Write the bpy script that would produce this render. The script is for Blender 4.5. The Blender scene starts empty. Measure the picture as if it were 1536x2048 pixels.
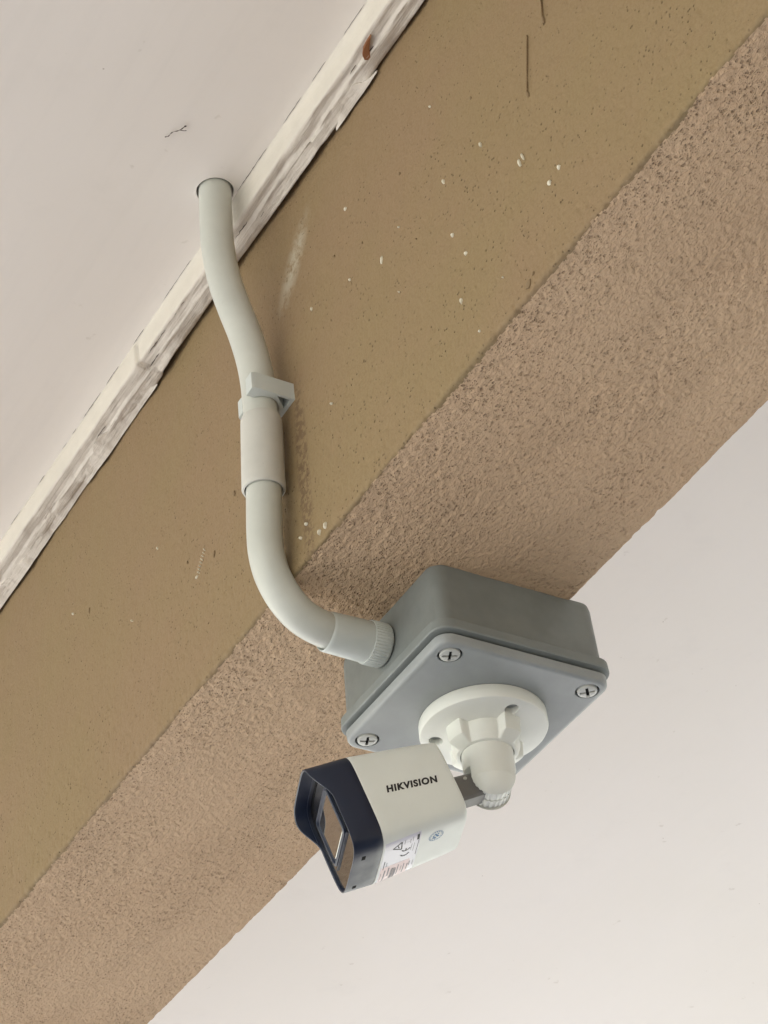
import bpy, bmesh, math, random
import numpy as np
from mathutils import Vector, Matrix
random.seed(4)
sc = bpy.context.scene
C = sc.collection
R = math.radians

# ------------------------------------------------------------------ camera
Rm = ((0.4945, 0.8646, -0.0887), (-0.5754, 0.2492, -0.7789), (-0.6514, 0.4362, 0.6208))
cam_d = bpy.data.cameras.new('camera')
cam = bpy.data.objects.new('camera', cam_d); C.objects.link(cam)
r0, r1, r2 = (Vector(v).normalized() for v in Rm)
M = Matrix(((r0.x, -r1.x, -r2.x), (r0.y, -r1.y, -r2.y), (r0.z, -r1.z, -r2.z)))
cam.matrix_world = Matrix.Translation((0.88096611, -0.63613715, -0.70703043)) @ M.to_4x4()
cam_d.sensor_fit = 'VERTICAL'; cam_d.sensor_height = 24.0
cam_d.lens = 24.0 * 4580.6 / 2048.0
cam_d.clip_start = 0.02; cam_d.clip_end = 500
sc.camera = cam

# ------------------------------------------------------------------ world, sun, exposure
SUN_EL, SUN_AZ = R(60), Vector((-0.86, -0.50, 0)).normalized()     # towards the sun (horizontal)
w = bpy.data.worlds.new('World'); sc.world = w; w.use_nodes = True
nt = w.node_tree; bgn = nt.nodes['Background']
sky = nt.nodes.new('ShaderNodeTexSky'); sky.sky_type = 'NISHITA'; sky.sun_disc = False
sky.sun_elevation = SUN_EL; sky.sun_rotation = math.atan2(SUN_AZ.x, SUN_AZ.y)
sky.air_density = 1.0; sky.dust_density = 2.0; sky.ozone_density = 0.6
nt.links.new(sky.outputs[0], bgn.inputs[0]); bgn.inputs[1].default_value = 0.13
sl = bpy.data.lights.new('sun', 'SUN'); sl.energy = 3.2; sl.angle = R(0.6); sl.color = (1, 0.965, 0.92)
so = bpy.data.objects.new('sun', sl); C.objects.link(so)
sd = Vector((SUN_AZ.x * math.cos(SUN_EL), SUN_AZ.y * math.cos(SUN_EL), math.sin(SUN_EL)))
so.rotation_euler = sd.to_track_quat('Z', 'Y').to_euler(); so.location = sd * 10
sc.view_settings.view_transform = 'Standard'; sc.view_settings.look = 'None'
sc.view_settings.gamma = 1; sc.view_settings.exposure = 2.72
sc.render.engine = 'CYCLES'
sc.cycles.max_bounces = 8; sc.cycles.diffuse_bounces = 6

# ------------------------------------------------------------------ materials
def mat(name, col, rough=0.6, spec=0.5, metal=0.0, coat=0.0, ior=None):
    m = bpy.data.materials.new(name); m.use_nodes = True
    b = m.node_tree.nodes['Principled BSDF']
    b.inputs['Base Color'].default_value = (*col, 1); b.inputs['Roughness'].default_value = rough
    b.inputs['Metallic'].default_value = metal; b.inputs['Specular IOR Level'].default_value = spec
    b.inputs['Coat Weight'].default_value = coat
    if ior: b.inputs['IOR'].default_value = ior
    return m
class NG:
    def __init__(s, m):
        s.m = m; s.t = m.node_tree; s.b = s.t.nodes['Principled BSDF']
        s.tc = s.t.nodes.new('ShaderNodeTexCoord')
    def n(s, kind, **kw):
        q = s.t.nodes.new(kind)
        for k, v in kw.items(): setattr(q, k, v)
        return q
    def l(s, a, b): s.t.links.new(a, b)
    def mapping(s, scale=(1, 1, 1), rot=(0, 0, 0), loc=(0, 0, 0)):
        q = s.n('ShaderNodeMapping'); q.inputs['Scale'].default_value = scale
        q.inputs['Rotation'].default_value = rot; q.inputs['Location'].default_value = loc
        s.l(s.tc.outputs['Object'], q.inputs[0]); return q.outputs[0]
    def noise(s, v, scale, detail=3, rough=0.5, dist=0):
        q = s.n('ShaderNodeTexNoise'); s.l(v, q.inputs['Vector']); q.inputs['Scale'].default_value = scale
        q.inputs['Detail'].default_value = detail; q.inputs['Roughness'].default_value = rough
        q.inputs['Distortion'].default_value = dist; return q.outputs['Fac']
    def vor(s, v, scale, feat='F1'):
        q = s.n('ShaderNodeTexVoronoi', feature=feat); s.l(v, q.inputs['Vector'])
        q.inputs['Scale'].default_value = scale; return q.outputs['Distance']
    def ramp(s, f, a, b, ca=0.0, cb=1.0):
        q = s.n('ShaderNodeMapRange'); q.clamp = True; q.interpolation_type = 'SMOOTHSTEP'
        s.l(f, q.inputs[0])
        for i, v in enumerate((a, b, ca, cb)): q.inputs[i + 1].default_value = v
        return q.outputs[0]
    def math(s, op, a, b):
        q = s.n('ShaderNodeMath', operation=op)
        for i, v in enumerate((a, b)):
            if isinstance(v, (int, float)): q.inputs[i].default_value = v
            else: s.l(v, q.inputs[i])
        return q.outputs[0]
    def mix(s, f, a, b):
        q = s.n('ShaderNodeMix', data_type='RGBA')
        if isinstance(f, (int, float)): q.inputs[0].default_value = f
        else: s.l(f, q.inputs[0])
        for i, v in ((6, a), (7, b)):
            if isinstance(v, tuple): q.inputs[i].default_value = (*v, 1)
            else: s.l(v, q.inputs[i])
        return q.outputs[2]
    def col(s, c): s.l(c, s.b.inputs['Base Color'])
    def rough(s, c): s.l(c, s.b.inputs['Roughness'])
    def bump(s, h, dist, strength=1.0, prev=None):
        q = s.n('ShaderNodeBump'); q.inputs['Distance'].default_value = dist; q.inputs['Strength'].default_value = strength
        s.l(h, q.inputs['Height'])
        if prev is not None: s.l(prev, q.inputs['Normal'])
        s.l(q.outputs[0], s.b.inputs['Normal']); return q.outputs[0]

ZU0 = .055
# beam: smooth painted side
def m_side():
    g = NG(mat('olive_paint', (0.3, 0.2, 0.1), 0.72, 0.3)); v = g.mapping()
    base = g.mix(g.ramp(g.noise(v, 7, 4, .6), .3, .7), (0.247, 0.170, 0.097), (0.240, 0.175, 0.090))
    base = g.mix(g.ramp(g.noise(g.mapping((1, 1, 3)), 30, 5, .65), .5, .85, 0, .35), base, (0.26, 0.170, 0.10))
    fine = g.noise(v, 520, 3, .6)
    base = g.mix(g.ramp(fine, .36, .56, .32, 0), base, (0.20, 0.13, 0.06))
    # tiny pits, more of them in drifts
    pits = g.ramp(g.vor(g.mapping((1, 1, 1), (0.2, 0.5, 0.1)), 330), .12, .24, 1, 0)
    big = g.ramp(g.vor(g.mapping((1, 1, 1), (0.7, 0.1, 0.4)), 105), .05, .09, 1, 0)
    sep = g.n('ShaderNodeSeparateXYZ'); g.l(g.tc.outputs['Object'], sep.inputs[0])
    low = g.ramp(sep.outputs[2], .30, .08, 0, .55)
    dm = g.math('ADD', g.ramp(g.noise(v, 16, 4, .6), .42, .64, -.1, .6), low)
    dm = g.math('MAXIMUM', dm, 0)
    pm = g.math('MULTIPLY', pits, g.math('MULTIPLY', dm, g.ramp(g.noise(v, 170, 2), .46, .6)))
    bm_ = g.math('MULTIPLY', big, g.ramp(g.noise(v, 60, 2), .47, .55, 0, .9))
    base = g.mix(g.math('MULTIPLY', g.math('MAXIMUM', pm, bm_), .75), base, (0.10, 0.062, 0.03))  # dark specks, and the shade inside the pits painted as colour
    # local marks: a pale smear and a dark stippled strip beside the pipe
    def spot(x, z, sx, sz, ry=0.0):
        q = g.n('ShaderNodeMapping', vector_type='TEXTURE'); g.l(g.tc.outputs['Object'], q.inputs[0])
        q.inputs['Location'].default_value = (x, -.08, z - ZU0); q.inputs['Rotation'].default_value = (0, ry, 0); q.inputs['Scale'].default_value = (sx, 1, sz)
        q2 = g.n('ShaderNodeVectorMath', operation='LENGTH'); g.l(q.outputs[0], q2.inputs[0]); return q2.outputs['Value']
    sm1 = g.math('MULTIPLY', g.ramp(spot(.044, .268, .012, .036, .62), 1.2, .1, 0, 1), g.ramp(g.noise(v, 90, 4, .7), .34, .56))
    base = g.mix(g.math('MULTIPLY', sm1, .75), base, (0.46, 0.42, 0.33))
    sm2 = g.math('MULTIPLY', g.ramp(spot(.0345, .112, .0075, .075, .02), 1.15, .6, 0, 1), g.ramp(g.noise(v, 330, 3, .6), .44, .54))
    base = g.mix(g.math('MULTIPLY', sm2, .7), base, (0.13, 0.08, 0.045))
    g.col(base)
    h = g.math('ADD', g.math('MULTIPLY', fine, .5), g.math('MULTIPLY', pm, -1.2))
    h = g.math('ADD', h, g.noise(v, 90, 3))
    g.bump(h, .0009, .9); return g.m
def m_under():
    g = NG(mat('sand_render', (0.4, 0.3, 0.2), 0.85, 0.2)); v = g.mapping((1, 1, 1), (0, 0, 0.5))
    vs = g.mapping((0.8, 1.15, 1), (0, 0, 0.9))
    base = g.mix(g.ramp(g.noise(v, 5, 4, .6), .3, .7), (0.50, 0.352, 0.228), (0.535, 0.386, 0.255))
    base = g.mix(g.ramp(g.noise(g.mapping((.16, 1, 1)), 26, 3, .6), .40, .70, 0, .30), base, (0.38, 0.27, 0.172))
    wv = g.n('ShaderNodeVectorMath', operation='ADD'); g.l(g.mapping((0.72, 1.1, 1), (0, 0, 0.9)), wv.inputs[0])
    nz = g.n('ShaderNodeTexNoise'); g.l(v, nz.inputs['Vector']); nz.inputs['Scale'].default_value = 420
    wm = g.n('ShaderNodeVectorMath', operation='SCALE'); g.l(nz.outputs['Color'], wm.inputs[0]); wm.inputs['Scale'].default_value = .0013
    g.l(wm.outputs[0], wv.inputs[1]); vw = wv.outputs[0]
    sep = g.n('ShaderNodeSeparateXYZ'); g.l(g.tc.outputs['Object'], sep.inputs[0])
    sm = g.ramp(g.noise(g.mapping((1, 2.2, 1)), 7, 3, .55), .34, .62, .35, 1)      # towelled smoother patches
    sm = g.math('MULTIPLY', sm, g.ramp(sep.outputs[1], -.02, -.11, .55, 1.0))
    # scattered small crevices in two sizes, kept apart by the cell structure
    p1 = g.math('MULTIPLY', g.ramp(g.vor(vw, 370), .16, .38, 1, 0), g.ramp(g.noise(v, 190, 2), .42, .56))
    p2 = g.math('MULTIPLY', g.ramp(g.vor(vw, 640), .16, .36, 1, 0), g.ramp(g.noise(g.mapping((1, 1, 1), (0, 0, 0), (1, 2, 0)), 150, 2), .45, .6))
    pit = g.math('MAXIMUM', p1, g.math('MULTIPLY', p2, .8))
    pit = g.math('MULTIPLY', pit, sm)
    base = g.mix(g.math('MULTIPLY', pit, .60), base, (0.17, 0.10, 0.05))  # crevice shade painted into the colour, on top of the bump
    g.col(base)
    grain = g.math('ADD', g.noise(vw, 330, 3, .6), g.math('MULTIPLY', pit, -.75))
    n1 = g.bump(grain, .0026, 1.0)
    g.bump(g.noise(v, 1100, 2), .0003, .5, n1); return g.m
def m_ceiling(name, c1, c2, sk=.25):
    g = NG(mat(name, c1, 0.8, 0.2)); v = g.mapping()
    base = g.mix(g.ramp(g.noise(v, 3, 3), .3, .7), c1, c2)
    st = g.noise(g.mapping((.12, 2.4, 1), (0, 0, 0.12)), 40, 4, .6)
    base = g.mix(g.ramp(st, .45, .8, 0, sk), base, tuple(x * .88 for x in c1))
    base = g.mix(g.ramp(g.noise(v, 14, 5, .7), .55, .75, 0, .12), base, tuple(x * .8 for x in c1))
    base = g.mix(g.ramp(g.noise(g.mapping((1, 1, 1), (0, 0, 0), (3, 1, 0)), 60, 3, .6), .70, .76, 0, .25), base, (0.45, 0.40, 0.33))
    base = g.mix(g.ramp(g.vor(v, 28), .012, .02, .5, 0), base, (0.25, 0.2, 0.15))
    g.col(base)
    n1 = g.bump(st, .0002, .3); g.bump(g.noise(v, 160, 2, .5), .0003, .25, n1); return g.m
def m_trim():
    g = NG(mat('old_plaster', (0.6, 0.55, 0.5), 0.8, 0.2))
    v = g.mapping(); vs = g.mapping((.07, 1.6, 1.6))
    st = g.noise(vs, 130, 5, .65)
    base = g.mix(g.ramp(g.noise(v, 30, 4, .6), .35, .65), (0.68, 0.63, 0.57), (0.61, 0.56, 0.50))
    base = g.mix(g.ramp(st, .50, .72, 0, .22), base, (0.44, 0.40, 0.36))
    base = g.mix(g.ramp(g.noise(g.mapping((.3, 1, 1)), 75, 3, .5), .73, .78, 0, .8), base, (0.12, 0.09, 0.06))
    g.col(base); n1 = g.bump(st, .0016, .9); g.bump(g.noise(v, 240, 4, .6), .0008, .7, n1); return g.m
def m_plastic(name, col, rough=.45, var=.05, bump=.00012, scale=1800, spec=.5, dirt=0.0, coat=0.0):
    g = NG(mat(name, col, rough, spec, coat=coat)); v = g.mapping()
    c2 = tuple(x * (1 - var * 2) for x in col)
    base = g.mix(g.ramp(g.noise(v, 45, 4, .6), .3, .7), col, c2)
    if dirt:
        base = g.mix(g.ramp(g.noise(v, 260, 4, .7), .62, .75, 0, dirt), base, tuple(x * .45 for x in col))
    g.col(base); g.rough(g.ramp(g.noise(v, 120, 3), .2, .8, rough - .06, rough + .08))
    if bump: g.bump(g.noise(v, scale, 2), bump, .6)
    return g.m
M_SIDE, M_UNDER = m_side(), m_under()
M_CEIL = m_ceiling('ceiling_paint', (0.79, 0.748, 0.71), (0.765, 0.722, 0.68))
M_CEIL2 = m_ceiling('soffit_paint', (0.90, 0.868, 0.835), (0.88, 0.848, 0.805), .06)
M_TRIM = m_trim()
M_TRIM2 = m_plastic('trim_face_paint', (0.66, 0.62, 0.55), .75, .03, .0004, 300, .2)
M_PVC = m_plastic('pvc_conduit', (0.545, 0.56, 0.515), .34, .03, .00006, dirt=.12)
M_PVC2 = m_plastic('pvc_coupling', (0.555, 0.55, 0.51), .5, .04, .0001, 2500, dirt=.2)
M_FIT = m_plastic('pvc_adapter', (0.54, 0.575, 0.555), .38, .03, .00005)
M_BOX = m_plastic('box_body', (0.205, 0.224, 0.220), .5, .06, .0001, 2200, dirt=.15)
M_LID = m_plastic('box_lid', (0.295, 0.315, 0.32), .36, .05, .00012, 2000)
M_HEAD = m_plastic('screw_head', (0.50, 0.51, 0.49), .35, .04, .00005)
M_DARK = mat('dark_gap', (0.012, 0.012, 0.012), .8, .1)
M_WHITE = m_plastic('camera_white', (0.71, 0.73, 0.69), .4, .015, .00003)
M_WMOUNT = m_plastic('mount_white', (0.73, 0.74, 0.70), .42, .02, .00005)
M_BEZEL = m_plastic('navy_plastic', (0.008, 0.014, 0.034), .38, 0, 0)
M_METAL = m_plastic('cast_zinc', (0.20, 0.195, 0.19), .5, .1, .0002, 900)
M_GLASS = mat('smoked_glass', (0.015, 0.014, 0.013), .04, 1.0, ior=2.6)
M_GLASS2 = mat('window_glass', (0.02, 0.016, 0.014), .03, 1.0, ior=3.2)
M_INK = mat('black_ink', (0.012, 0.012, 0.014), .5)
M_BLUE = mat('blue_ink', (0.03, 0.16, 0.36), .5)
M_STICK = mat('sticker_film', (0.66, 0.65, 0.72), .14, .6)
M_PINK = mat('pink_print', (0.70, 0.52, 0.52), .3)
M_GREYINK = mat('grey_ink', (0.16, 0.15, 0.17), .4)
M_FLECK = mat('paint_fleck', (0.72, 0.68, 0.56), .6)
M_RUST = mat('bare_patch_brown', (0.22, 0.085, 0.03), .8)
M_RUST2 = mat('crack_dark', (0.07, 0.05, 0.035), .9)
M_STAIN = mat('drip_brown', (0.20, 0.135, 0.07), .7)
M_WEB = mat('thread_dark', (0.05, 0.035, 0.03), .8)

# ------------------------------------------------------------------ helpers
def tag(o, label=None, cat=None, group=None, kind=None):
    if label: o['label'] = label
    if cat: o['category'] = cat
    if group: o['group'] = group
    if kind: o['kind'] = kind
    return o
ORG = {}
def empty(name, loc, label, cat, group=None):
    o = bpy.data.objects.new(name, None); C.objects.link(o); o.location = loc; o.empty_display_size = .02
    ORG[o.name] = Vector(loc); return tag(o, label, cat, group)
def obj(name, V, F, m, parent=None, smooth=35, mats=None, mi=None):
    off = ORG[parent.name] if parent else Vector((0, 0, 0))
    me = bpy.data.meshes.new(name)
    me.from_pydata([tuple(Vector(v) - off) for v in V], [], F)
    if mats:
        for q in mats: me.materials.append(q)
        if mi is not None: me.polygons.foreach_set('material_index', mi)
    else: me.materials.append(m)
    me.validate()
    bm = bmesh.new(); bm.from_mesh(me); bmesh.ops.recalc_face_normals(bm, faces=bm.faces); bm.to_mesh(me); bm.free()
    if smooth:
        me.polygons.foreach_set('use_smooth', [True] * len(me.polygons))
        me.set_sharp_from_angle(angle=R(smooth))
    o = bpy.data.objects.new(name, me); C.objects.link(o)
    if parent: o.parent = parent
    ORG[o.name] = off
    return o
class MB:
    def __init__(s): s.V = []; s.F = []; s.mi = []
    def add(s, V, F, mi=0):
        k = len(s.V); s.V += [tuple(v) for v in V]; s.F += [tuple(i + k for i in f) for f in F]; s.mi += [mi] * len(F); return s
    def loft(s, loops, cap0=True, cap1=True, closed=False, mi=0):
        n = len(loops[0]); V = [v for L in loops for v in L]; F = []
        m = len(loops)
        for a in range(m if closed else m - 1):
            b = (a + 1) % m
            for i in range(n):
                j = (i + 1) % n; F.append((a * n + i, a * n + j, b * n + j, b * n + i))
        if not closed:
            if cap0: F.append(tuple(range(n - 1, -1, -1)))
            if cap1: F.append(tuple(range((m - 1) * n, m * n)))
        return s.add(V, F, mi)
    def box(s, c, ax, h, mi=0):
        c = Vector(c); V = []
        for i in (-1, 1):
            for j in (-1, 1):
                for k in (-1, 1): V.append(c + ax[0] * h[0] * i + ax[1] * h[1] * j + ax[2] * h[2] * k)
        return s.add(V, [(0, 1, 3, 2), (4, 6, 7, 5), (0, 4, 5, 1), (2, 3, 7, 6), (0, 2, 6, 4), (1, 5, 7, 3)], mi)
    def build(s, name, m, parent=None, smooth=35, mats=None):
        return obj(name, s.V, s.F, m, parent, smooth, mats, s.mi if mats else None)
def circ(c, a, b, r, n=48, f=None):
    c = Vector(c)
    return [c + (a * math.cos(t) + b * math.sin(t)) * (r * (f(t) if f else 1)) for t in [2 * math.pi * i / n for i in range(n)]]
X, Y, Z = Vector((1, 0, 0)), Vector((0, 1, 0)), Vector((0, 0, 1))
def rrect(hx, hy, r, z, cx=0, cy=0, seg=8):
    P = []
    for q, (sx, sy) in enumerate(((1, 1), (-1, 1), (-1, -1), (1, -1))):
        for k in range(seg + 1):
            t = R(90 * q + 90 * k / seg)
            P.append(Vector((cx + sx * (hx - r) + r * math.cos(t), cy + sy * (hy - r) + r * math.sin(t), z)))
    return P
def catmull(P, sub=14):
    P = [Vector(p) for p in P]; Q = [P[0] * 2 - P[1]] + P + [P[-1] * 2 - P[-2]]; out = []
    for i in range(1, len(Q) - 2):
        a, b, c, d = Q[i - 1:i + 3]
        for k in range(sub):
            t = k / sub
            out.append(.5 * ((2 * b) + (c - a) * t + (2 * a - 5 * b + 4 * c - d) * t * t + (3 * b - a - 3 * c + d) * t ** 3))
    out.append(P[-1]); return out
def tube_loops(P, r, n=48, ref=X):
    L = []
    for i, p in enumerate(P):
        t = (P[min(i + 1, len(P) - 1)] - P[max(i - 1, 0)]).normalized()
        a = (ref - t * ref.dot(t)).normalized(); b = t.cross(a)
        L.append(circ(p, a, b, r(i) if callable(r) else r, n))
    return L
def boolean(o, cutters):
    for c in cutters:
        m = o.modifiers.new('cut', 'BOOLEAN'); m.operation = 'DIFFERENCE'; m.solver = 'EXACT'; m.object = c
    bpy.context.view_layer.update()
    dg = bpy.context.evaluated_depsgraph_get()
    me = bpy.data.meshes.new_from_object(o.evaluated_get(dg)); me.name = o.name
    o.modifiers.clear(); o.data = me
    me.polygons.foreach_set('use_smooth', [True] * len(me.polygons)); me.set_sharp_from_angle(angle=R(35))
    for c in cutters: bpy.data.objects.remove(c)
# numpy value noise
rng = np.random.RandomState(7)
TAB = rng.rand(256, 256)
def vn(x, y):
    xi = np.floor(x).astype(int); yi = np.floor(y).astype(int); fx = x - xi; fy = y - yi
    fx = fx * fx * (3 - 2 * fx); fy = fy * fy * (3 - 2 * fy)
    g = lambda a, b: TAB[a & 255, b & 255]
    return (g(xi, yi) * (1 - fx) + g(xi + 1, yi) * fx) * (1 - fy) + (g(xi, yi + 1) * (1 - fx) + g(xi + 1, yi + 1) * fx) * fy
def fbm(x, y, o=3):
    s = 0; a = .5
    for k in range(o): s = s + a * vn(x * 2 ** k + 17.3 * k, y * 2 ** k + 5.1 * k); a *= .5
    return s
def grid_obj(name, P, mats, mi, parent=None):
    nx, ny = P.shape[:2]
    me = bpy.data.meshes.new(name)
    off = np.array(ORG[parent.name]) if parent else np.zeros(3)
    idx = np.arange(nx * ny).reshape(nx, ny)
    F = np.stack([idx[:-1, :-1], idx[1:, :-1], idx[1:, 1:], idx[:-1, 1:]], -1).reshape(-1, 4)
    me.vertices.add(nx * ny); me.vertices.foreach_set('co', (P - off).reshape(-1).astype(np.float32))
    me.loops.add(F.size); me.loops.foreach_set('vertex_index', F.reshape(-1).astype(np.int32))
    me.polygons.add(len(F)); me.polygons.foreach_set('loop_start', (np.arange(len(F)) * 4).astype(np.int32))
    for m in mats: me.materials.append(m)
    me.polygons.foreach_set('material_index', mi.reshape(-1).astype(np.int32))
    me.update(calc_edges=True); me.validate()
    me.polygons.foreach_set('use_smooth', [True] * len(me.polygons))
    o = bpy.data.objects.new(name, me); C.objects.link(o)
    if parent: o.parent = parent
    ORG[o.name] = Vector(off); return o

# ------------------------------------------------------------------ setting
ZU, ZC = .055, .341           # beam underside, ceiling
YN, YF = -.120, .038          # near and far face of the beam
# ground: grass outside, paved porch floor
def m_ground():
    g = NG(mat('grass_and_paving', (0.1, 0.12, 0.05), .9)); v = g.mapping()
    g.col(g.mix(g.ramp(g.noise(v, 1.3, 5, .6), .35, .65), (0.215, 0.22, 0.165), (0.305, 0.285, 0.245))); return g.m
def m_floor():
    g = NG(mat('floor_tiles', (0.5, 0.45, 0.4), .6)); v = g.mapping()
    q = g.n('ShaderNodeTexBrick'); g.l(v, q.inputs['Vector']); q.inputs['Scale'].default_value = 1; q.offset = 0
    q.inputs['Brick Width'].default_value = .4; q.inputs['Row Height'].default_value = .4; q.inputs['Mortar Size'].default_value = .004
    q.inputs['Color1'].default_value = (0.15, 0.142, 0.135, 1); q.inputs['Color2'].default_value = (0.14, 0.133, 0.127, 1)
    q.inputs['Mortar'].default_value = (0.2, 0.18, 0.16, 1); g.col(q.outputs[0]); return g.m
S = 200
tag(obj('ground', [(-S, -S, -2.404), (S, -S, -2.404), (S, S, -2.404), (-S, S, -2.404)], [(0, 1, 2, 3)], m_ground(), smooth=0), kind='structure')
tag(obj('floor', [(-6, -4.5, -2.4), (6, -4.5, -2.4), (6, 4.0, -2.4), (-6, 4.0, -2.4)], [(0, 1, 2, 3)], m_floor(), smooth=0), kind='structure')
# ceiling on the near side, with the hole the pipe goes into
HX, HY, HR = .0165, -.1557, .0117
def ceiling_with_hole(name, x0, x1, y0, y1, m):
    mb = MB(); n = 48; h = .03
    ci = [(HX + HR * math.cos(t), HY + HR * math.sin(t)) for t in [2 * math.pi * (i + .5) / n for i in range(n)]]
    sq = []
    ya, yb = HY - h, min(HY + h, y1)
    for i in range(n):
        t = 2 * math.pi * (i + .5) / n; cx, sy = math.cos(t), math.sin(t); k = 1 / max(abs(cx), abs(sy))
        px, py = HX + cx * k * h, HY + sy * k * h
        sq.append((px, min(py, yb)))
    V = [(a, b, ZC) for a, b in ci] + [(a, b, ZC) for a, b in sq] + [(a, b, ZC + .06) for a, b in ci]
    F = [(i, (i + 1) % n, n + (i + 1) % n, n + i) for i in range(n)]
    F += [(i, (i + 1) % n, 2 * n + (i + 1) % n, 2 * n + i) for i in range(n)] + [tuple(range(2 * n, 3 * n))]
    mb.add(V, F)
    a, b = HX - h, HX + h
    # corner triangles of the square patch
    for cx_, cy_, q in ((1, 1, 0), (-1, 1, 1), (-1, -1, 2), (1, -1, 3)):
        pass
    Q = [(x0, y0, a, y1), (b, y0, x1, y1), (a, y0, b, ya), (a, yb, b, y1)]
    for (p, q, r_, s_) in Q:
        if s_ - q > 1e-6: mb.add([(p, q, ZC), (r_, q, ZC), (r_, s_, ZC), (p, s_, ZC)], [(0, 1, 2, 3)])
    for sx in (-1, 1):
        for sy in (-1, 1):
            cand = [p for p in sq if (p[0] - HX) * sx > 0 and (p[1] - HY) * sy > 0]
            e1 = max(cand, key=lambda p: abs(p[0] - HX) * 1000 + abs(p[1] - HY) * (1 if True else 0))
            cx_, cy_ = HX + sx * h, (yb if sy > 0 else ya)
            pa = min((p for p in cand if abs(abs(p[0] - HX) - h) < 1e-6), key=lambda p: abs(p[1] - cy_))
            pb = min((p for p in cand if abs(p[1] - cy_) < 1e-6), key=lambda p: abs(p[0] - cx_), default=None)
            if pb and (abs(pa[0] - pb[0]) > 1e-7): mb.add([(pa[0], pa[1], ZC), (cx_, cy_, ZC), (pb[0], pb[1], ZC)], [(0, 1, 2)])
    mb.add([(x0, y0, ZC + .12), (x1, y0, ZC + .12), (x1, y1, ZC + .12), (x0, y1, ZC + .12)], [(0, 1, 2, 3)])
    mb.add([(x0, y0, ZC), (x1, y0, ZC), (x1, y0, ZC + .12), (x0, y0, ZC + .12)], [(0, 1, 2, 3)])
    return mb.build(name, m, smooth=0)
tag(ceiling_with_hole('ceiling', -3.3, 2.6, -3.0, -.1195, M_CEIL), kind='structure')
mb = MB().box((-.35, 2.339, ZC + .06), (X, Y, Z), (2.95, 2.3, .06))
tag(mb.build('ceiling', M_CEIL2, smooth=0), kind='structure')

mb = MB().box((2.72, .4, -.97), (X, Y, Z), (.10, 3.0, 1.43))  # added behind the view, unseen, to cut the light from that side
tag(mb.build('light_block_wall', mat('light_block_paint', (0.42, 0.34, 0.25), .85), smooth=0), kind='structure')
# ------------------------------------------------------------------ beam
beam = empty('ceiling_beam', (0, -.04, ZU), 'brown painted concrete beam with smooth olive side and rough stippled underside', 'beam')
def build_beam():
    xs = np.concatenate([[-3.3, -2, -1.3, -.9, -.72], np.arange(-.62, .50, .00072), [.6, .8, 1.3, 2, 2.6]])
    prof = []; kind = []
    r = .0022
    for z in np.linspace(ZC - .001, ZU + r, 240): prof.append((YN, z, -1, 0)); kind.append(0)
    for k in range(1, 5):
        t = math.pi / 2 * k / 5; prof.append((YN + r - r * math.cos(t), ZU + r - r * math.sin(t), -math.cos(t), -math.sin(t))); kind.append(0 if k < 2 else 1)
    for y in np.linspace(YN + r, YF - r, 230): prof.append((y, ZU, 0, -1)); kind.append(1)
    for k in range(1, 5):
        t = math.pi / 2 * k / 5; prof.append((YF - r + r * math.sin(t), ZU + r - r * math.cos(t), math.sin(t), -math.cos(t))); kind.append(1)
    for z in np.linspace(ZU + r, ZC - .001, 24): prof.append((YF, z, 1, 0)); kind.append(1)
    prof = np.array(prof); kind = np.array(kind)
    d = np.concatenate([[0], np.cumsum(np.hypot(np.diff(prof[:, 0]), np.diff(prof[:, 1])))])
    XX, DD = np.meshgrid(xs, d, indexing='ij')
    wav = (fbm(XX * 9, DD * 9, 2) - .37) * .004
    med = (fbm(XX * 70, DD * 60, 2) - .37) * .0011
    gr = (fbm(XX * 260 + DD * 120, DD * 330 + 9, 2) - .37)
    rough = np.where(kind == 1, 1.0, .12)[None, :] * (0.35 + 1.1 * np.clip(vn(XX * 9 + 3, DD * 16) * 1.6 - .35, 0, 1))
    h = wav * .6 + med * np.where(kind == 1, .6, .35)[None, :] + gr * .0010 * rough
    # sand render grain: a plateau with fine crevices, strongest near the front arris, towelled smoother elsewhere
    U_, V_ = XX * .83 + DD * .56, DD * .83 - XX * .56
    gn = .65 * vn(U_ * 400 + 3, V_ * 520) + .35 * vn(U_ * 900, V_ * 1000 + 40)
    crev = 1 - np.clip((gn - .22) / .26, 0, 1); crev = crev * crev * (3 - 2 * crev)
    m1 = np.clip(1.25 - (DD - d[242]) / .19, .35, 1) * np.clip(fbm(XX * 7 + 60, DD * 18, 3) * 2.0 - .15, .30, .9)
    m1 = np.maximum(m1, np.exp(-((DD - d[242] - .012) / .016) ** 2) * .8)
    h = h + np.where(kind == 1, 1, 0)[None, :] * m1 * (gn - .5) * .0009
    g2 = np.clip((.30 - vn(U_ * 330 + 90, V_ * 330)) / .2, 0, 1) * np.clip((DD - .12) / .16, .15, .8)
    h = h - np.where(kind == 0, 1, 0)[None, :] * g2 * .0004
    edge = np.exp(-((DD - d[242]) / .004) ** 2) + np.exp(-((DD - d[476]) / .003) ** 2)
    h = h - edge * np.clip(fbm(XX * 120, DD * 50 + 40, 3) - .45, 0, 1) * .0030
    P = np.empty(XX.shape + (3,))
    P[..., 0] = XX; P[..., 1] = prof[None, :, 0] + prof[None, :, 2] * h; P[..., 2] = prof[None, :, 1] + prof[None, :, 3] * h
    # the olive coat laps unevenly over the arris
    jit = ((fbm(XX * 22, DD * 0 + 3, 3) - .44) * .0045 + (vn(XX * 420, DD * 300) - .5) * .0016)
    mi = ((DD + jit) > d[244]).astype(int)
    mi = mi[:-1, :-1]
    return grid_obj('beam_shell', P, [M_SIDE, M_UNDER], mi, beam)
bo = build_beam(); 
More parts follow.
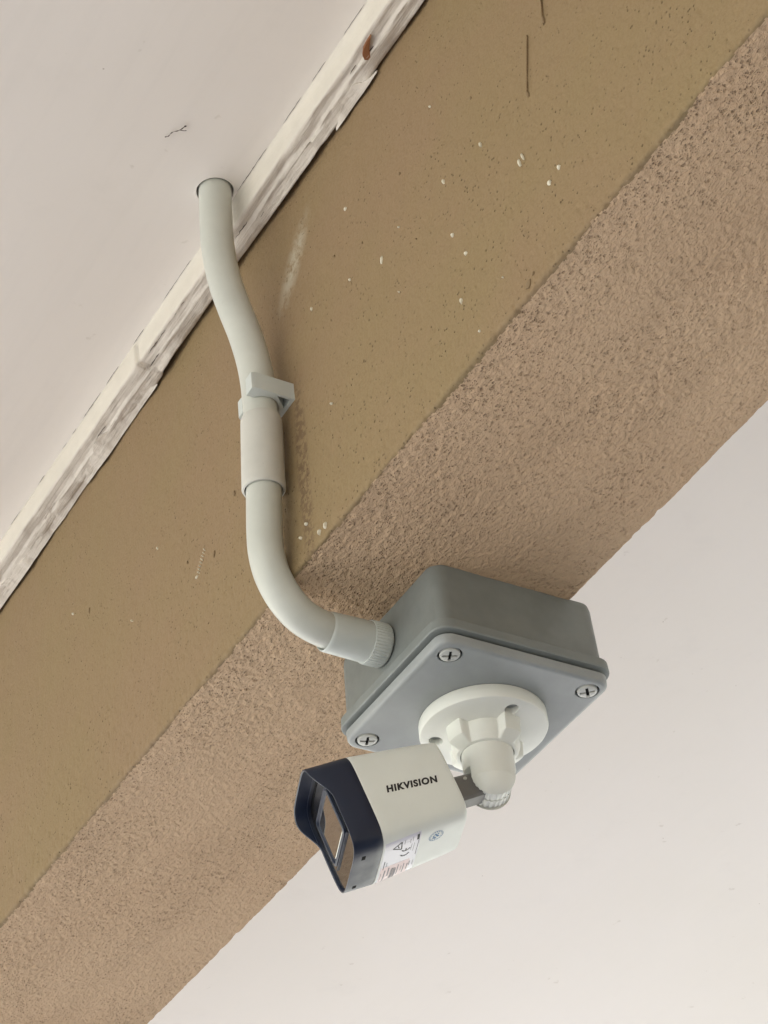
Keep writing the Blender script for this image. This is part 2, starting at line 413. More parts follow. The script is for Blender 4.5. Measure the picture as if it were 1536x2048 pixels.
def wall_h(x, z): return 0
# paint flecks, drips and smear on the olive side
def blobs(L, th, yw, mbx=None):
    mb = mbx or MB()
    for (x, z, rx, rz, rot) in L:
        n = 12; jig = [random.uniform(.7, 1.2) for _ in range(n)]
        def ring(k, y): return [Vector((x + (math.cos(2 * math.pi * i / n) * rx * math.cos(rot) - math.sin(2 * math.pi * i / n) * rz * math.sin(rot)) * k * jig[i], y,
                                        z + (math.cos(2 * math.pi * i / n) * rx * math.sin(rot) + math.sin(2 * math.pi * i / n) * rz * math.cos(rot)) * k * jig[i])) for i in range(n)]
        mb.loft([ring(1, yw + .0015), ring(1, yw - th * .5), ring(.6, yw - th)], True, True)
    return mb
mm = .001
FL = [(267.9, 135.5, 1.0, 4.2, .1), (271.2, 136.5, .7, 3.4, .1), (296.4, 104.2, 1.5, 1.7, 0), (287.3, 101.8, 1.6, 2.0, 0), (203.5, 184.2, 1.0, 2.6, 0),
      (204.2, 143.1, 1.4, 1.5, 0), (213.2, 121.6, 1.4, 1.5, .4), (203.3, 96.2, 1.0, 2.6, 0), (214.6, 65.6, .9, 1.1, 0), (137.5, 185.8, 1.1, 3.6, -.3), (107.1, 255.1, 1.5, 1.2, .5),
      (201.6, 245.8, .8, .7, 0), (157.6, 192.6, .8, .7, 0), (239.6, 177.0, .7, 2.2, 0), (103.6, 200.8, .9, 1.2, 0), (71.3, 133.4, .9, 1.0, 0), (-281.6, 227.6, 1.0, 1.5, 0),
      (45.8, 60.8, .8, 2.2, -.5), (52.6, 60.6, .8, 2.6, -.3), (25.7, 71.3, 1.1, 1.0, 0), (33, 76, 1.3, 1.0, .4), (-30, 190, .6, 1.8, .3), (-150, 190, .6, 1.4, .2), (-190, 160, .6, 1.2, .2),
      (60, 216, .5, 1.6, -.2), (150, 150, .5, .6, 0), (240, 80, .5, .6, 0)]
FL += [(-87 - k * 1.3, 143.7 - k * 1.55, .30, 1.9, .5) for k in range(8)] + [(-98.5, 131, 1.5, .6, .2)]
mb = blobs([(a * mm, b * mm, c * mm * .8, d_ * mm * .75, e) for a, b, c, d_, e in FL], .0012, YN - .0003)
mb.build('paint_fleck_pattern', M_FLECK, beam, 50)
DR = [(283.7, 170.5, 1.1, 2.6, 0), (306.3, 203.5, 1.2, 3.0, 0), (258, 0, 0, 0, 0), (-46, 157, 1.0, 2.0, 0), (-75, 132, .8, 2.2, -.4), (-110, 150, .8, 1.2, 0), (-20, 131, .6, 2.2, .1), (-255, 212, .9, 2.4, -.2),
      (120, 215, .8, 1.0, 0), (165, 228, .8, .8, 0), (238, 215, .9, 1.2, .5), (172, 170, .7, .7, 0), (90, 232, .6, .8, 0)]
DR = [q for q in DR if q[2] > 0] + [(258, 59.5, 3.2, 2.0, .6), (263, 62, 1.4, .9, .2)] + [(284.2 + (k - 9) * .3 * 0 + k * .42, 173 + k * 1.75, .08, 1.1, 0) for k in range(20)] + [(306.5 + k * .25, 206 + k * 1.8, .08, 1.1, 0) for k in range(8)]
mb = blobs([(a * mm, b * mm, c * mm, d_ * mm, e) for a, b, c, d_, e in DR], .0009, YN - .0003)
mb.build('drip_mark_pattern', M_STAIN, beam, 50)

# ------------------------------------------------------------------ plaster trim along the ceiling
trim = empty('plaster_trim', (0, -.13, .33), 'cracked white plaster strip with ragged edge between smooth ceiling and olive beam side', 'trim')
def build_trim():
    xs = np.concatenate([[-3.3, -2, -1, -.7], np.arange(-.5, .33, .0014), [.5, 1, 2, 2.6]])
    ZT = .3225; YO = -.1405
    prof = [(-.1195, .336), (-.1210, .330), (-.1217, ZT + .002), (-.1225, ZT + .0002), (-.1240, ZT), (-.1265, ZT), (-.1290, ZT), (-.1310, ZT), (-.1322, ZT), (-.1328, ZT + .0011),
            (-.1345, ZT + .0013), (-.1370, ZT + .0013), (-.1388, ZT + .0014), (-.1400, ZT + .0018), (YO, ZT + .0035), (YO - .0002, ZT + .008), (YO - .0003, ZT + .013), (YO - .0008, ZC - .0020), (YO - .0016, ZC - .0006), (YO - .0026, ZC + .0005)]
    prof = np.array(prof); n = len(prof)
    PX, J = np.meshgrid(xs, np.arange(n), indexing='ij')
    P = np.empty(PX.shape + (3,)); P[..., 0] = PX; P[..., 1] = prof[J, 0]; P[..., 2] = prof[J, 1]
    rag = (fbm(PX * 26, J * 0 + 2.2, 4) - .46) + (fbm(PX * 160, J * 0 + 22.2, 2) - .38) * .35            # ragged lower lip
    rag2 = np.maximum(vn(PX * 55, J * 0 + 9.1) - .55, 0)
    lip = np.clip(1 - np.abs(J - 3) / 3.2, 0, 1)
    P[..., 2] += lip * (rag * -.011 + rag2 * .004)
    P[..., 1] += lip * (-rag * .006 - np.maximum(vn(PX * 33 + 8, J * 0 + 1) - .5, 0) * .006)
    under = (J >= 3) & (J <= 13)
    P[..., 2] += under * ((fbm(PX * 60, J * .45, 3) - .44) * .0022 + (fbm(PX * 8, J * .8 + 30, 2) - .37) * .003)
    P[..., 1] += ((J >= 8) & (J <= 10)) * (fbm(PX * 30, J * 0 + 50, 3) - .44) * .004
    P[..., 1] += ((J >= 13) & (J <= 17)) * (fbm(PX * 14, J * 0 + 70, 3) - .44) * .0018
    # joint: the strip to the left sits a little lower and further out, with a short broken gap
    left = PX < -.128
    P[..., 2] -= left * (J >= 3) * (J <= 14) * .0016; P[..., 1] -= left * (J >= 12) * (J <= 17) * .0016
    gap = (np.abs(PX + .1285) < .0011) & (J >= 8) & (J <= 16); P[..., 2] += gap * .0018; P[..., 1] += gap * .001
    mi = np.zeros((len(xs) - 1, n - 1), int); mi[:, 13:] = 1
    return grid_obj('plaster_strip', P, [M_TRIM, M_TRIM2], mi, trim)
build_trim()
def build_flakes():
    xs = np.arange(-.46, .32, .0012); mb = MB()
    n1 = (fbm(xs * 34, xs * 0 + 12.5, 4) - .46); n2 = (fbm(xs * 26, xs * 0 + 2.2, 4) - .46) + (fbm(xs * 160, xs * 0 + 22.2, 2) - .38) * .35
    on_ = fbm(xs * 16, xs * 0 + 77.7, 2) > .36
    run = []
    def flush(run):
        if len(run) < 6: return
        L = []
        for j, i in enumerate(run):
            x = xs[i]; k = min(1, j / 16, (len(run) - 1 - j) / 12)
            zl = .3223 - n2[i] * .010 - .0018; y0 = -.1222 - n2[i] * .004; y1 = y0 - (.0012 + (.0052 + n1[i] * .022)) * k - .0003
            cz = .0009 * (1 + n1[i] * 3)
            L.append([Vector((x, y0 + .0009, zl + .002)), Vector((x, y0, zl - .0005 - cz)), Vector((x, (y0 + y1) / 2, zl - .0002)), Vector((x, y1, zl - .0004 + (.3223 - zl) * .4)), Vector((x, y1 + .0004, zl + .0008 + (.3223 - zl) * .5)), Vector((x, (y0 + y1) / 2, zl + .0012))])
        mb.loft(L)
    for i in range(len(xs)):
        if on_[i]: run.append(i)
        else: flush(run); run = []
    flush(run)
    mb.build('peeling_paint', M_TRIM, trim, 25)
    cr = MB(); rr = random.Random(5)
    def crack(x, y, z, ln, w, wob):
        P = []; k = max(4, int(ln / .0022))
        for q in range(k): P.append(Vector((x + ln * q / k, y + wob * (rr.random() - .5) * 2, z)))
        cr.loft(tube_loops(P, lambda i: w * (.4 + rr.random()) * min(1, (i + .3) / 2, (k - i) / 2), 5, Z))
    x = -.44
    while x < .30:                      # hairline between the strip and the ceiling
        ln = rr.uniform(.006, .05); crack(x, -.1432, ZC - .00005, ln, .00015, .00012); x += ln + rr.uniform(.002, .03)
    for _ in range(26): crack(rr.uniform(-.44, .3), rr.uniform(-.1355, -.1275), .3226, rr.uniform(.004, .022), .0003, .0004)
    for _ in range(12): crack(rr.uniform(-.44, .3), rr.uniform(-.1395, -.1375), .3240, rr.uniform(.006, .03), .00022, .0003)
    cr.build('crack_pattern', M_RUST2, trim, 0)
build_flakes()
# bare brown patch where the paint has flaked off
pt = [(178.5, -137.6), (173, -137.4), (168, -136.6), (164, -134.9), (161.6, -132.2), (162.5, -130.3), (165, -130.2), (167.5, -132.0), (171, -134.3)]
mb = MB(); mb.loft([[Vector((a * mm, b * mm, .3218)) for a, b in pt], [Vector((a * mm, b * mm, .3240)) for a, b in pt]])
mb.build('bare_patch', M_RUST, trim, 0)

# cobweb thread on the ceiling
pts = catmull([(.0446, -.2034, .3402), (.0475, -.2025, .3385), (.0501, -.2010, .3400), (.0545, -.1985, .3385), (.0579, -.1958, .3404)], 6)
mb = MB().loft(tube_loops(pts, lambda i: .00022 + .00012 * math.sin(i * 1.3), 6))
mb.loft(tube_loops(catmull([(.0545, -.1985, .3388), (.056, -.1965, .3375), (.0556, -.1945, .339)], 4), .0002, 6))
mb.loft(tube_loops(catmull([(.0574, -.1965, .3398), (.0590, -.1965, .3386)], 4), .0005, 6))
tag(mb.build('cobweb_thread', M_WEB), 'thin dark broken cobweb thread stuck to the white ceiling left of the pipe hole', 'cobweb')

# ------------------------------------------------------------------ conduit
cond = empty('cable_conduit', (.017, -.1348, .17), 'pale grey plastic conduit bending from the ceiling hole down to the grey box', 'conduit')
low = [(-2, -54, 34.1), (-2, -66, 34.1), (-2, -77, 34.1), (-1.6, -88, 34.1), (0, -99, 34.4), (1.4, -109, 37), (3.0, -117.2, 42), (4.6, -124, 49.2), (6.4, -129.5, 58.5), (8.2, -132.8, 70), (9.9, -133.9, 83), (11.6, -134.2, 96), (13.0, -134.3, 109), (14.2, -134.3, 120), (15.2, -134.4, 133)]
up = [(15.4, -134.4, 137), (16.6, -134.7, 155), (17, -135, 173), (17, -135.6, 190), (16.6, -137.4, 207), (16, -141.2, 226), (16, -146.6, 243), (16, -151.6, 261), (16, -154.6, 279), (16, -156.0, 298), (16.2, -156.0, 320), (16.5, -155.7, 338), (16.5, -155.7, 352)]
RP = .0102
def path(L): return catmull([(a * mm, b * mm, c * mm) for a, b, c in L], 10)
pl, pu = path(low), path(up)
MB().loft(tube_loops(pl, RP)).build('pipe_bend', M_PVC, cond)
MB().loft(tube_loops(pu, RP)).build('pipe_upper', M_PVC, cond)
# coupling sleeve
a, b = Vector((.01310, -.1343, .1100)), Vector((.01695, -.13485, .1605)); t = (b - a).normalized()
u = (X - t * X.dot(t)).normalized(); v = t.cross(u); L = (b - a).length
prof = [(L * .5, .0100), (.012, .0106), (.0005, .0108), (-.0003, .0112), (0, .0121), (.0010, .0126), (.003, .0126), (L * .5, .01235), (L - .004, .0121), (L - .002, .0120), (L - .0003, .0114), (L, .0106), (L - .001, .0100)]
MB().loft([circ(a + t * s, u, v, r, 56) for s, r in prof], False, False).build('coupling_sleeve', M_PVC2, cond)
# box adapter and its ribbed ring
ax = Y; ctr = Vector((-.002, 0, .0341))
def fit(prof, name, m, par, n=64, f=None): return MB().loft([circ(ctr + Y * y, X, Z, r, n, f) for y, r in prof], False, False).build(name, m, par)
ad = fit([(-.075, .0100), (-.0905, .0104), (-.0925, .0106), (-.0930, .0110), (-.0922, .0115), (-.0905, .0117), (-.080, .0119), (-.070, .0121), (-.066, .0121)], 'box_adapter', M_FIT, cond)
n = 264
def rib(t): return 1 + .026 * (1 if (int(t / (2 * math.pi) * 44 * 2 + .01) % 2 == 0) else 0)
MB().loft([circ(ctr + Y * y, X, Z, r, n, f) for y, r, f in [(-.0668, .0119, None), (-.0668, .0124, rib), (-.0660, .0126, rib), (-.0572, .0126, rib), (-.0562, .0123, rib), (-.0554, .0118, None)]], False, False).build('ribbed_ring', M_FIT, ad, 25)

# ------------------------------------------------------------------ pipe clip
clip = empty('pipe_clip', (.017, YN, .178), 'pale grey open plastic pipe clip screwed to the olive beam side above the coupling', 'clip')
def build_clip():
    cx, cy, r = .0172, -.1350, .0105; yo = YN + .0005
    hw = .0146; tipy = -.1475
    # one half of a U-shaped section in the xy plane, mirrored (outer points then inner points)
    hl = .0125
    out = [(-hl + .001, -.1432), (-hl, -.1420), (-hl, yo - .010), (-hl, yo - .004), (-hl, yo), (hw, yo), (hw, yo - .004), (hw, yo - .010), (hw, tipy + .002), (hw - .001, tipy)]
    A0 = math.asin((tipy - cy) / (r + .0006)) if abs(tipy - cy) < r else R(-62)
    inn = [(r * 1.0 * math.cos(t), cy + r * math.sin(t)) for t in [R(-50) + (R(230) - R(-50)) * k / 20 for k in range(21)]]
    # inn runs from right mouth over the wall side to the left mouth
    mb = MB(); z0, z1 = .1680, .1800
    poly = [(cx + x, y) for x, y in out] + [(cx + r * math.cos(R(-50)), tipy)] + [(cx + x, y) for x, y in inn] + [(cx - r * math.cos(R(-50)) - .0012, -.1432)]
    return poly, z0, z1
poly, z0, z1 = build_clip()
def skew(x): return (x - .0172) * .06      # the arms are staggered in height as in a snap clip
def clip_mesh():
    bm = bmesh.new()
    vb = [bm.verts.new((x, y, z0 + skew(x))) for x, y in poly]
    f = bm.faces.new(vb)
    bmesh.ops.triangulate(bm, faces=[f])
    res = bmesh.ops.extrude_face_region(bm, geom=bm.faces[:])
    for e in res['geom']:
        if isinstance(e, bmesh.types.BMVert): e.co.z += z1 - z0
    V = [v.co.copy() for v in bm.verts]; bm.verts.index_update(); F = [tuple(v.index for v in f.verts) for f in bm.faces]
    bm.free(); return V, F
V, F = clip_mesh()
co = obj('clip_body', V, F, M_FIT, clip, 30)
# hollow triangular recesses under the clip
cut = []
for sx in (-1, 1):
    mb = MB(); tri = [(.0172 + sx * .0112 + .0018 * (sx > 0), YN - .0022), (.0172 + sx * .0112 + .0018 * (sx > 0), YN - .0105), (.0172 + sx * .0050, YN - .0022)]
    mb.loft([[Vector((a, b, z0 - .01)) for a, b in tri], [Vector((a, b, z1 - .002)) for a, b in tri]])
    c = mb.build('cutter', M_DARK, None, 0); cut.append(c)
boolean(co, cut)

# ------------------------------------------------------------------ junction box
jb = empty('junction_box', (0, 0, ZU), 'square grey plastic junction box fixed under the brown beam', 'junction box')
ZBK = ZU + .0003
body = MB().loft([rrect(h, h, r, z, 0, .0003) for z, h, r in
    [(ZBK, .0540, .009), (.052, .0545, .009), (.0168, .0552, .009), (.0160, .0556, .0092), (.0158, .0574, .0102), (.0150, .0582, .0106), (.0096, .0585, .0108), (.0088, .0581, .0105), (.0085, .0570, .0098), (.0085, .0545, .0075)]]).build('box_body', M_BOX, jb, 28)
LIDM = [(.0080, .0540, .0072), (.0070, .0543, .0074), (.0068, .0556, .0085), (.0062, .0562, .0090), (.0018, .0560, .0090), (.0008, .0555, .0086), (.0002, .0545, .0078), (0, .0533, .007)]
lid = MB().loft([rrect(h, h, r, z, 0, .0005) for z, h, r in LIDM]).build('box_lid', M_LID, jb, 28)
def lid_screw(x, y, rot):
    c = Vector((x, y, 0))
    cu = MB().loft([circ(c + Z * -.002, X, Y, .0071, 40), circ(c + Z * .0022, X, Y, .0069, 40)]).build('cutter', M_DARK, None, 0)
    s = MB().loft([circ(c + Z * .0021, X, Y, .0058, 40), circ(c + Z * .0002, X, Y, .0058, 40), circ(c - Z * .0005, X, Y, .0055, 40), circ(c - Z * .0008, X, Y, .0048, 40), circ(c - Z * .0009, X, Y, .003, 40)]).build('screw', M_HEAD, lid, 40)
    cc = []
    for k in (0, 1):
        t = rot + k * math.pi / 2; a = Vector((math.cos(t), math.sin(t), 0)); b = Vector((-math.sin(t), math.cos(t), 0))
        cc.append(MB().box(c - Z * .0006, (a, b, Z), (.0042, .00085, .0012)).build('cutter', M_DARK, None, 0))
    for c_ in cc: boolean(s, [c_])
    MB().loft([circ(c + Z * .00195, X, Y, .0068, 32), circ(c + Z * .0021, X, Y, .0068, 32)]).build('screw_recess', M_DARK, lid, 0)
    sl_ = MB()
    for k in (0, 1):
        t = rot + k * math.pi / 2; a = Vector((math.cos(t), math.sin(t), 0)); b = Vector((-math.sin(t), math.cos(t), 0))
        sl_.box(c + Z * (.00035 + k * .00002), (a, b, Z), (.0041, .00083, .0002))
    return cu, sl_
cuts = []
for x, y, rt in ((.0455, -.0445, 66), (.0450, .0460, 50), (-.0450, -.0450, 68), (-.0450, .0455, 20)):
    cu, sl_ = lid_screw(x, y, R(rt)); cuts.append(cu)
    sl_.build('screw_slot', M_DARK, lid, 0)
boolean(lid, cuts)

# ------------------------------------------------------------------ security camera
cctv = empty('security_camera', (-.002, .0055, -.001), 'white bullet security camera with dark navy front, pointing left under the grey box', 'camera')
BC = Vector((-.0020, .0057, 0))
base = MB().loft([circ(BC + Z * z, X, Y, r, 96) for z, r in [(-.0002, .0360), (-.0012, .0365), (-.0078, .0366), (-.0087, .0361), (-.0091, .0352), (-.0097, .0290), (-.0107, .0225), (-.012, .018)]]).build('mounting_base', M_WMOUNT, cctv, 40)
cu = []
for ang in (2, -126, 118):
    c = BC + Vector((math.cos(R(ang)), math.sin(R(ang)), 0)) * .0276
    cu.append(MB().loft([circ(c + Z * -.02, X, Y, .0041, 40), circ(c - Z * .0062, X, Y, .0041, 40)]).build('cutter', M_LID, None, 0))
boolean(base, cu)
for ang in (2, -126, 118):
    c = BC + Vector((math.cos(R(ang)), math.sin(R(ang)), 0)) * .0276
    MB().loft([circ(c - Z * .0064, X, Y, .0039, 32), circ(c - Z * .0062, X, Y, .0040, 32)]).build('screw_hole', M_LID, base, 0)
# lobed locking ring
def lobe(rb, rl, w=13):
    def f(t):
        d = math.degrees(t) - 9; d = (d + 45) % 90 - 45; k = 1 - min(max((abs(d) - w) / 8.0, 0), 1); k = k * k * (3 - 2 * k)
        return rb + (rl - rb) * k
    return f
loops = []
for z, rb, rl in [(-.0088, .0188, .0232), (-.0094, .0194, .0241), (-.0102, .0196, .0244), (-.0198, .0192, .0237), (-.0206, .0189, .0231), (-.0236, .0174, .0178), (-.0242, .0163, .0163), (-.0242, .0153, .0153), (-.021, .0151, .0151)]:
    loops.append(circ(BC + Z * z, X, Y, 1, 240, lobe(rb, rl)))
MB().loft(loops, True, False).build('locking_ring', M_WMOUNT, cctv, 30)
# domed joint housing, slotted for the arm
KC = Vector((-.0010, .0050, -.0422)); RK = .0147
DX = Vector((-0.36530415, -0.88021160, -0.30308339)); UX = Vector((-0.08995548, -0.29077639, 0.95223998)); NX = Vector((0.92654198, -0.37521238, -0.02708576))
loops = [circ(Vector((KC.x, KC.y, z)), X, Y, r, 72) for z, r in [(-.014, .0140), (-.024, .0146), (-.034, .0147), (-.044, .0148)]]
for k in range(1, 13):
    t = R(90 * k / 13); loops.append(circ(KC + Z * (-.0148 * math.sin(t) * 1.05), X, Y, .0148 * math.cos(t), 72))
house = MB().loft(loops).build('joint_housing', M_WMOUNT, cctv, 35)
NH = Vector((NX.x, NX.y, 0)).normalized(); DH = Vector((DX.x, DX.y, 0)).normalized()
boolean(house, [MB().box(KC + Z * -.013 + DH * .0, (NH, DH, Z), (.0080, .03, .0190)).build('cutter', M_DARK, None, 0)])
# toothed joint wheel
def gear(t): return 1 + (.045 if int(t / (2 * math.pi) * 26 * 2 + .01) % 2 else 0)
mb = MB(); WR = .0117
for a_, b_ in ((-.0076, -.0012), (.0003, .0076)):
    mb.loft([circ(KC + NH * s, DH, Z, WR * q, 272, f) for s, q, f in [(a_, .9, None), (a_, .98, gear), (b_, .98, gear), (b_, .9, None)]])
mb.loft([circ(KC + NH * -.004, DH, Z, WR * .93, 60), circ(KC + NH * .004, DH, Z, WR * .93, 60)])
mb.build('toothed_wheel', M_WMOUNT, cctv, 25)
# zinc arm between wheel and camera body
c0 = Vector((-.01023741, -.02013424, -.05130770))
mb = MB(); st = KC + DX * .008 - UX * .001; en = c0 + DX * .0015 - UX * .0006
def armloop(c, hn, hu):
    return [c + NX * (hn * sx) + UX * (hu * sy) for sx, sy in ((-.8, -1), (.8, -1), (1, -.8), (1, .8), (.8, 1), (-.8, 1), (-1, .8), (-1, -.8))]
mb.loft([armloop(st.lerp(en, k), .0060, .0074 + .0006 * k) for k in (0, .5, 1)])
mb.build('joint_arm', M_METAL, cctv, 30)
MB().loft([circ(st.lerp(en, .35) + NX * .0055 + UX * .0045, DX, UX, .0011, 16), circ(st.lerp(en, .35) + NX * .0066 + UX * .0045, DX, UX, .0010, 16)]).build('joint_pin', M_HEAD, cctv)
# camera body
LB, LF, NE = .05184, .0169, 5.4
A0, B0, A1, B1 = .02481, .02513, .02952, .02896
NT = 128
def ab(s):
    k = min(max(s / LB, 0), 1); return A0 + (A1 - A0) * k, B0 + (B1 - B0) * k
def sp(s, t, sc_=1.0, ds=0.0):
    a, b = ab(s); c, n_ = math.cos(t), math.sin(t)
    x = math.copysign(abs(c) ** (2 / NE), c) * a * sc_; y = math.copysign(abs(n_) ** (2 / NE), n_) * b * sc_
    return c0 + DX * (s + ds) + NX * x + UX * y
# even spacing in arc length so the rounded corners stay round
def thetas():
    T = [2 * math.pi * i / 8000 for i in range(8001)]; P = [sp(LB, t) for t in T]; acc = [0]
    for i in range(8000): acc.append(acc[-1] + (P[i + 1] - P[i]).length)
    out = []; j = 0
    for k in range(NT):
        g_ = acc[-1] * k / NT
        while acc[j + 1] < g_: j += 1
        out.append(T[j])
    return out
TH = thetas()
loop = lambda s, q=1.0, ds=0.0: [sp(s, t, q, ds) for t in TH]
loops = [loop(0, .30), loop(0, .80), loop(0, .93, .0001), loop(0, .975, .0008), loop(0, .995, .002), loop(0, 1.0, .0035)] + [loop(s) for s in (.010, .02, .03, .04, .05, .0512)] + [loop(.0518, .996), loop(.0518, .95)]
cbody = MB().loft(loops).build('camera_body', M_WHITE, cctv, 40)
MB().loft([circ(c0 + DX * .0002, NX, UX, .0085, 40), circ(c0 - DX * .0015, NX, UX, .0078, 40)]).build('rear_collar', M_METAL, cctv)
# navy bezel with visor
def vis(t):
    y = math.copysign(abs(math.sin(t)) ** (2 / NE), math.sin(t)); k = min(max((y - .10) / .72, 0), 1); return .0078 * k * k * (3 - 2 * k)
SF = LB + LF
def bl(s, q, wv=0.0): return [sp(s, t, q, vis(t) * wv) for t in TH]
loops = [bl(.0519, .94), bl(.0519, .990), bl(.0524, .998), bl(.056, .999), bl(.062, 1.0, .3), bl(SF - .0006, 1.0, 1), bl(SF, .995, 1), bl(SF + .0001, .985, 1), bl(SF - .0003, .962, 1), bl(SF - .0014, .952, .5), bl(SF - .0020, .950, 0), bl(SF - .0022, .935, 0)]
bez = MB().loft(loops, True, False).build('front_bezel', M_BEZEL, cctv, 32)
# a slim inner lip under the visor
VT = [t for t in TH if math.sin(t) > .02]
mb = MB(); V = []
for s_, q in ((.0018, .952), (.0018, .925), (.0026, .925), (.0026, .952)):
    V.append([sp(SF, t, q, s_ - .002) for t in VT])
F = []; m_ = len(VT); VV = [p for L_ in V for p in L_]
for a_ in range(4):
    for i in range(m_ - 1): F.append((a_ * m_ + i, a_ * m_ + i + 1, ((a_ + 1) % 4) * m_ + i + 1, ((a_ + 1) % 4) * m_ + i))
mb.add(VV, F).build('inner_lip', M_BEZEL, bez, 30)
# two small square slots in the lower face of the bezel
def on_body(s, n_, low_=True, lift=.0001):          # point on the lower face at distance s, sideways n_
    a, b = ab(s); k = min(abs(n_ / a), .999); y = -b * (1 - k ** NE) ** (1 / NE)
    p = c0 + DX * s + NX * n_ + UX * (y - lift); return p
def on_side(s, y_, lift=.0001):
    a, b = ab(s); k = min(abs(y_ / b), .999); x = a * (1 - k ** NE) ** (1 / NE)
    return c0 + DX * s + NX * (x + lift) + UX * y_
for sc0, nc in ((.0628, .0150), (.0640, -.0165)):
    pts = [(sc0 + i * .0011, nc + j * .0018) for i, j in ((-1, -1), (1, -1), (1, 1), (-1, 1))]
    MB().loft([[on_body(a_, b_, lift=-.0004) for a_, b_ in pts], [on_body(a_, b_, lift=.00006) for a_, b_ in pts]]).build('drain_slot', M_DARK, bez, 0)
# recessed front plate, lens window frame and window
DP = SF - .0017
plate = MB().loft([[sp(SF, t, .955, -.0035) for t in TH], [sp(SF, t, .951, -.0019) for t in TH], [sp(SF, t, .940, -.0015) for t in TH]]).build('front_plate', M_GLASS, cctv, 30)
def sq(cn, cu_, hn, hu, r, s):
    P = []
    for q, (sx, sy) in enumerate(((1, 1), (-1, 1), (-1, -1), (1, -1))):
        for k in range(6):
            t = R(90 * q + 90 * k / 5); P.append(c0 + DX * s + NX * (cn + sx * (hn - r) + r * math.cos(t)) + UX * (cu_ + sy * (hu - r) + r * math.sin(t)))
    return P
s0 = SF - .0015
MB().loft([sq(.001, .001, .0205, .0150, .004, s0), sq(.001, .001, .0205, .0150, .004, s0 + .0012), sq(.001, .001, .0200, .0145, .004, s0 + .0016), sq(.001, .001, .0190, .0135, .0035, s0 + .0016), sq(.001, .001, .0185, .0130, .003, s0 + .0006), sq(.001, .001, .0172, .0117, .003, s0 + .0005)], False, False).build('window_frame', M_BEZEL, plate, 30)
MB().loft([sq(.001, .001, .0176, .0121, .003, s0 + .0002), sq(.001, .001, .0170, .0115, .003, s0 + .0007)]).build('lens_window', M_GLASS2, plate, 30)
MB().loft([sq(.001, -.0148, .0210, .0004, .0003, s0), sq(.001, -.0148, .0210, .0004, .0003, s0 + .0008)]).build('divider_rib', M_BEZEL, plate, 30)
# lettering on the side
def text_mesh(txt, size, shear=0.0, offset=0.0, space=1.0):
    cu_ = bpy.data.curves.new('txt', 'FONT'); cu_.body = txt; cu_.size = size; cu_.shear = shear; cu_.offset = offset; cu_.resolution_u = 6; cu_.space_character = space
    o_ = bpy.data.objects.new('txt', cu_); C.objects.link(o_); bpy.context.view_layer.update()
    me = bpy.data.meshes.new_from_object(o_.evaluated_get(bpy.context.evaluated_depsgraph_get()))
    V = [v.co.copy() for v in me.vertices]; F = [tuple(p.vertices) for p in me.polygons]
    bpy.data.objects.remove(o_); bpy.data.meshes.remove(me); return V, F
V, F = text_mesh('HIKVISION', 1.0, .24, .052, 1.16)
x0, x1 = min(v.x for v in V), max(v.x for v in V); y0, y1 = min(v.y for v in V), max(v.y for v in V)
TV = []
for v in V:
    p = (v.x - x0) / (x1 - x0); q = (v.y - y0) / (y1 - y0)
    s_ = .0402 - .0305 * p; y_ = -.0026 + .0044 * q - .0011 * p
    TV.append(on_side(s_, y_, .00007))
obj('lettering', TV, F, M_INK, cbody, 0)
# certification label wrapping the lower face
def strip(fn, s0_, s1_, n0, n1, lift, ns=2, nn=24, tl=.00003):
    V = []; F = []
    for i in range(ns + 1):
        for j in range(nn + 1): V.append(fn(s0_ + (s1_ - s0_) * i / ns, n0 + (n1 - n0) * j / nn, True, lift))
    for i in range(ns):
        for j in range(nn): a_ = i * (nn + 1) + j; F.append((a_, a_ + 1, a_ + nn + 2, a_ + nn + 1))
    return V, F
V, F = strip(on_body, .0290, .0506, -.0255, .0212, .00006)
lab = obj('label_sticker', V, F, M_STICK, cbody, 60)
V, F = strip(on_body, .0325, .0500, -.0250, -.0040, .00010)
obj('pink_panel', V, F, M_PINK, lab, 60)
mb = MB()
def bar(s_a, s_b, n_a, n_b, lift=.00016):
    V, F = strip(on_body, s_a, s_b, n_a, n_b, lift, 1, max(2, int(abs(n_b - n_a) / .003))); mb.add(V, F)
def line(pts, w_, lift=.00016):
    for (sa, na), (sb, nb) in zip(pts[:-1], pts[1:]):
        d_ = Vector((sb - sa, nb - na)); p_ = Vector((-d_.y, d_.x)).normalized() * w_ / 2
        mb.add([on_body(sa + p_.x, na + p_.y, True, lift), on_body(sb + p_.x, nb + p_.y, True, lift), on_body(sb - p_.x, nb - p_.y, True, lift), on_body(sa - p_.x, na - p_.y, True, lift)], [(0, 1, 2, 3)])
        lift += .000004
# triangle mark
line([(.0455, .0142), (.0405, .0180), (.0400, .0108), (.0455, .0142)], .0008)
line([(.0425, .0155), (.0418, .0130)], .0006)
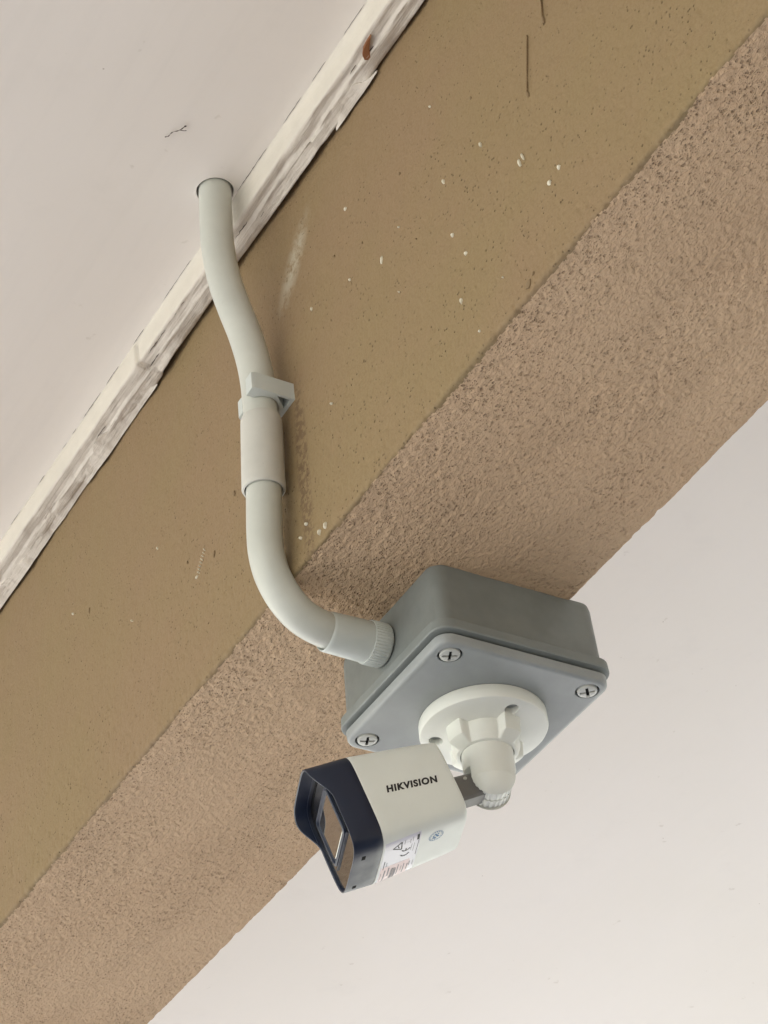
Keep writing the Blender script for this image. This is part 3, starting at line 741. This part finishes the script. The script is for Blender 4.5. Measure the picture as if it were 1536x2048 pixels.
# CE mark drawn as two open arcs
for cn_, mid in ((.0045, 0), (.0098, 1)):
    arc = [(.0370 + .0024 * math.sin(R(a_)), cn_ - .0024 * math.cos(R(a_)) + 0) for a_ in range(-78, 79, 13)]
    line([(s_, n_) for s_, n_ in arc], .0008)
    if mid: line([(.0370, .0076), (.0370, .0100)], .0007)
bar(.0300, .0313, .0150, .0195)
for (a_, b_, c_, d_) in ((.0290 + .0008, .0290 + .0011, -.001, .0205), (.0322, .0324, .004, .013), (.0338, .0340, .006, .013), (.0485, .0489, -.006, .003), (.0470, .0472, -.004, .001), (.0350, .0352, .0140, .0180), (.0335, .0337, .0150, .0190), (.0385, .0387, .0150, .0185)): bar(a_, b_, c_, d_)
obj('print_marks', mb.V, mb.F, M_INK, lab, 0)
mb = MB(); rr_ = random.Random(3); s_ = .0300
while s_ < .0495:
    w_ = rr_.choice((.0003, .0005, .0008)); na = rr_.uniform(-.008, -.003) - .002; nb = na - rr_.uniform(.004, .016)
    bar(s_, s_ + w_, na, max(nb, -.0245), .00018); s_ += w_ + rr_.uniform(.0007, .0017)
for k in range(9): bar(.0405, .0435, -.0085 - k * .0014, -.0085 - k * .0014 - .0007, .00020)
obj('print_text', mb.V, mb.F, M_GREYINK, lab, 0)
# round blue certification badge
mb = MB(); bc = (.0190, .0110); RB = .0044
def bp(r_, t_, lift=.00012): return on_body(bc[0] + r_ * math.cos(t_), bc[1] + r_ * math.sin(t_) * 1.05, True, lift)
nn = 40; Vb = [bp(RB, 2 * math.pi * i / nn) for i in range(nn)] + [bp(RB - .00028, 2 * math.pi * i / nn) for i in range(nn)]
mb.add(Vb, [(i, (i + 1) % nn, nn + (i + 1) % nn, nn + i) for i in range(nn)])
rr_ = random.Random(11)
for k in range(16):
    t_ = 2 * math.pi * k / 16; mb.add([bp(RB - .0005, t_), bp(RB - .0005, t_ + .16), bp(RB - .0011, t_ + .16), bp(RB - .0011, t_)], [(0, 1, 2, 3)])
for (dx_, dy_, r_) in ((.0012, -.0014, .0009), (-.0006, .0002, .0010), (.0004, .0016, .0007), (-.0014, -.0010, .0007), (.0016, .0004, .0006), (-.0012, .0018, .0006), (.0002, -.0022, .0006)):
    m2 = 9; P = [on_body(bc[0] + dx_ + r_ * rr_.uniform(.6, 1.3) * math.cos(2 * math.pi * i / m2), bc[1] + dy_ + r_ * rr_.uniform(.6, 1.3) * math.sin(2 * math.pi * i / m2), True, .00012) for i in range(m2)]
    mb.add(P, [tuple(range(m2))])
obj('certification_badge', mb.V, mb.F, M_BLUE, cbody, 0)
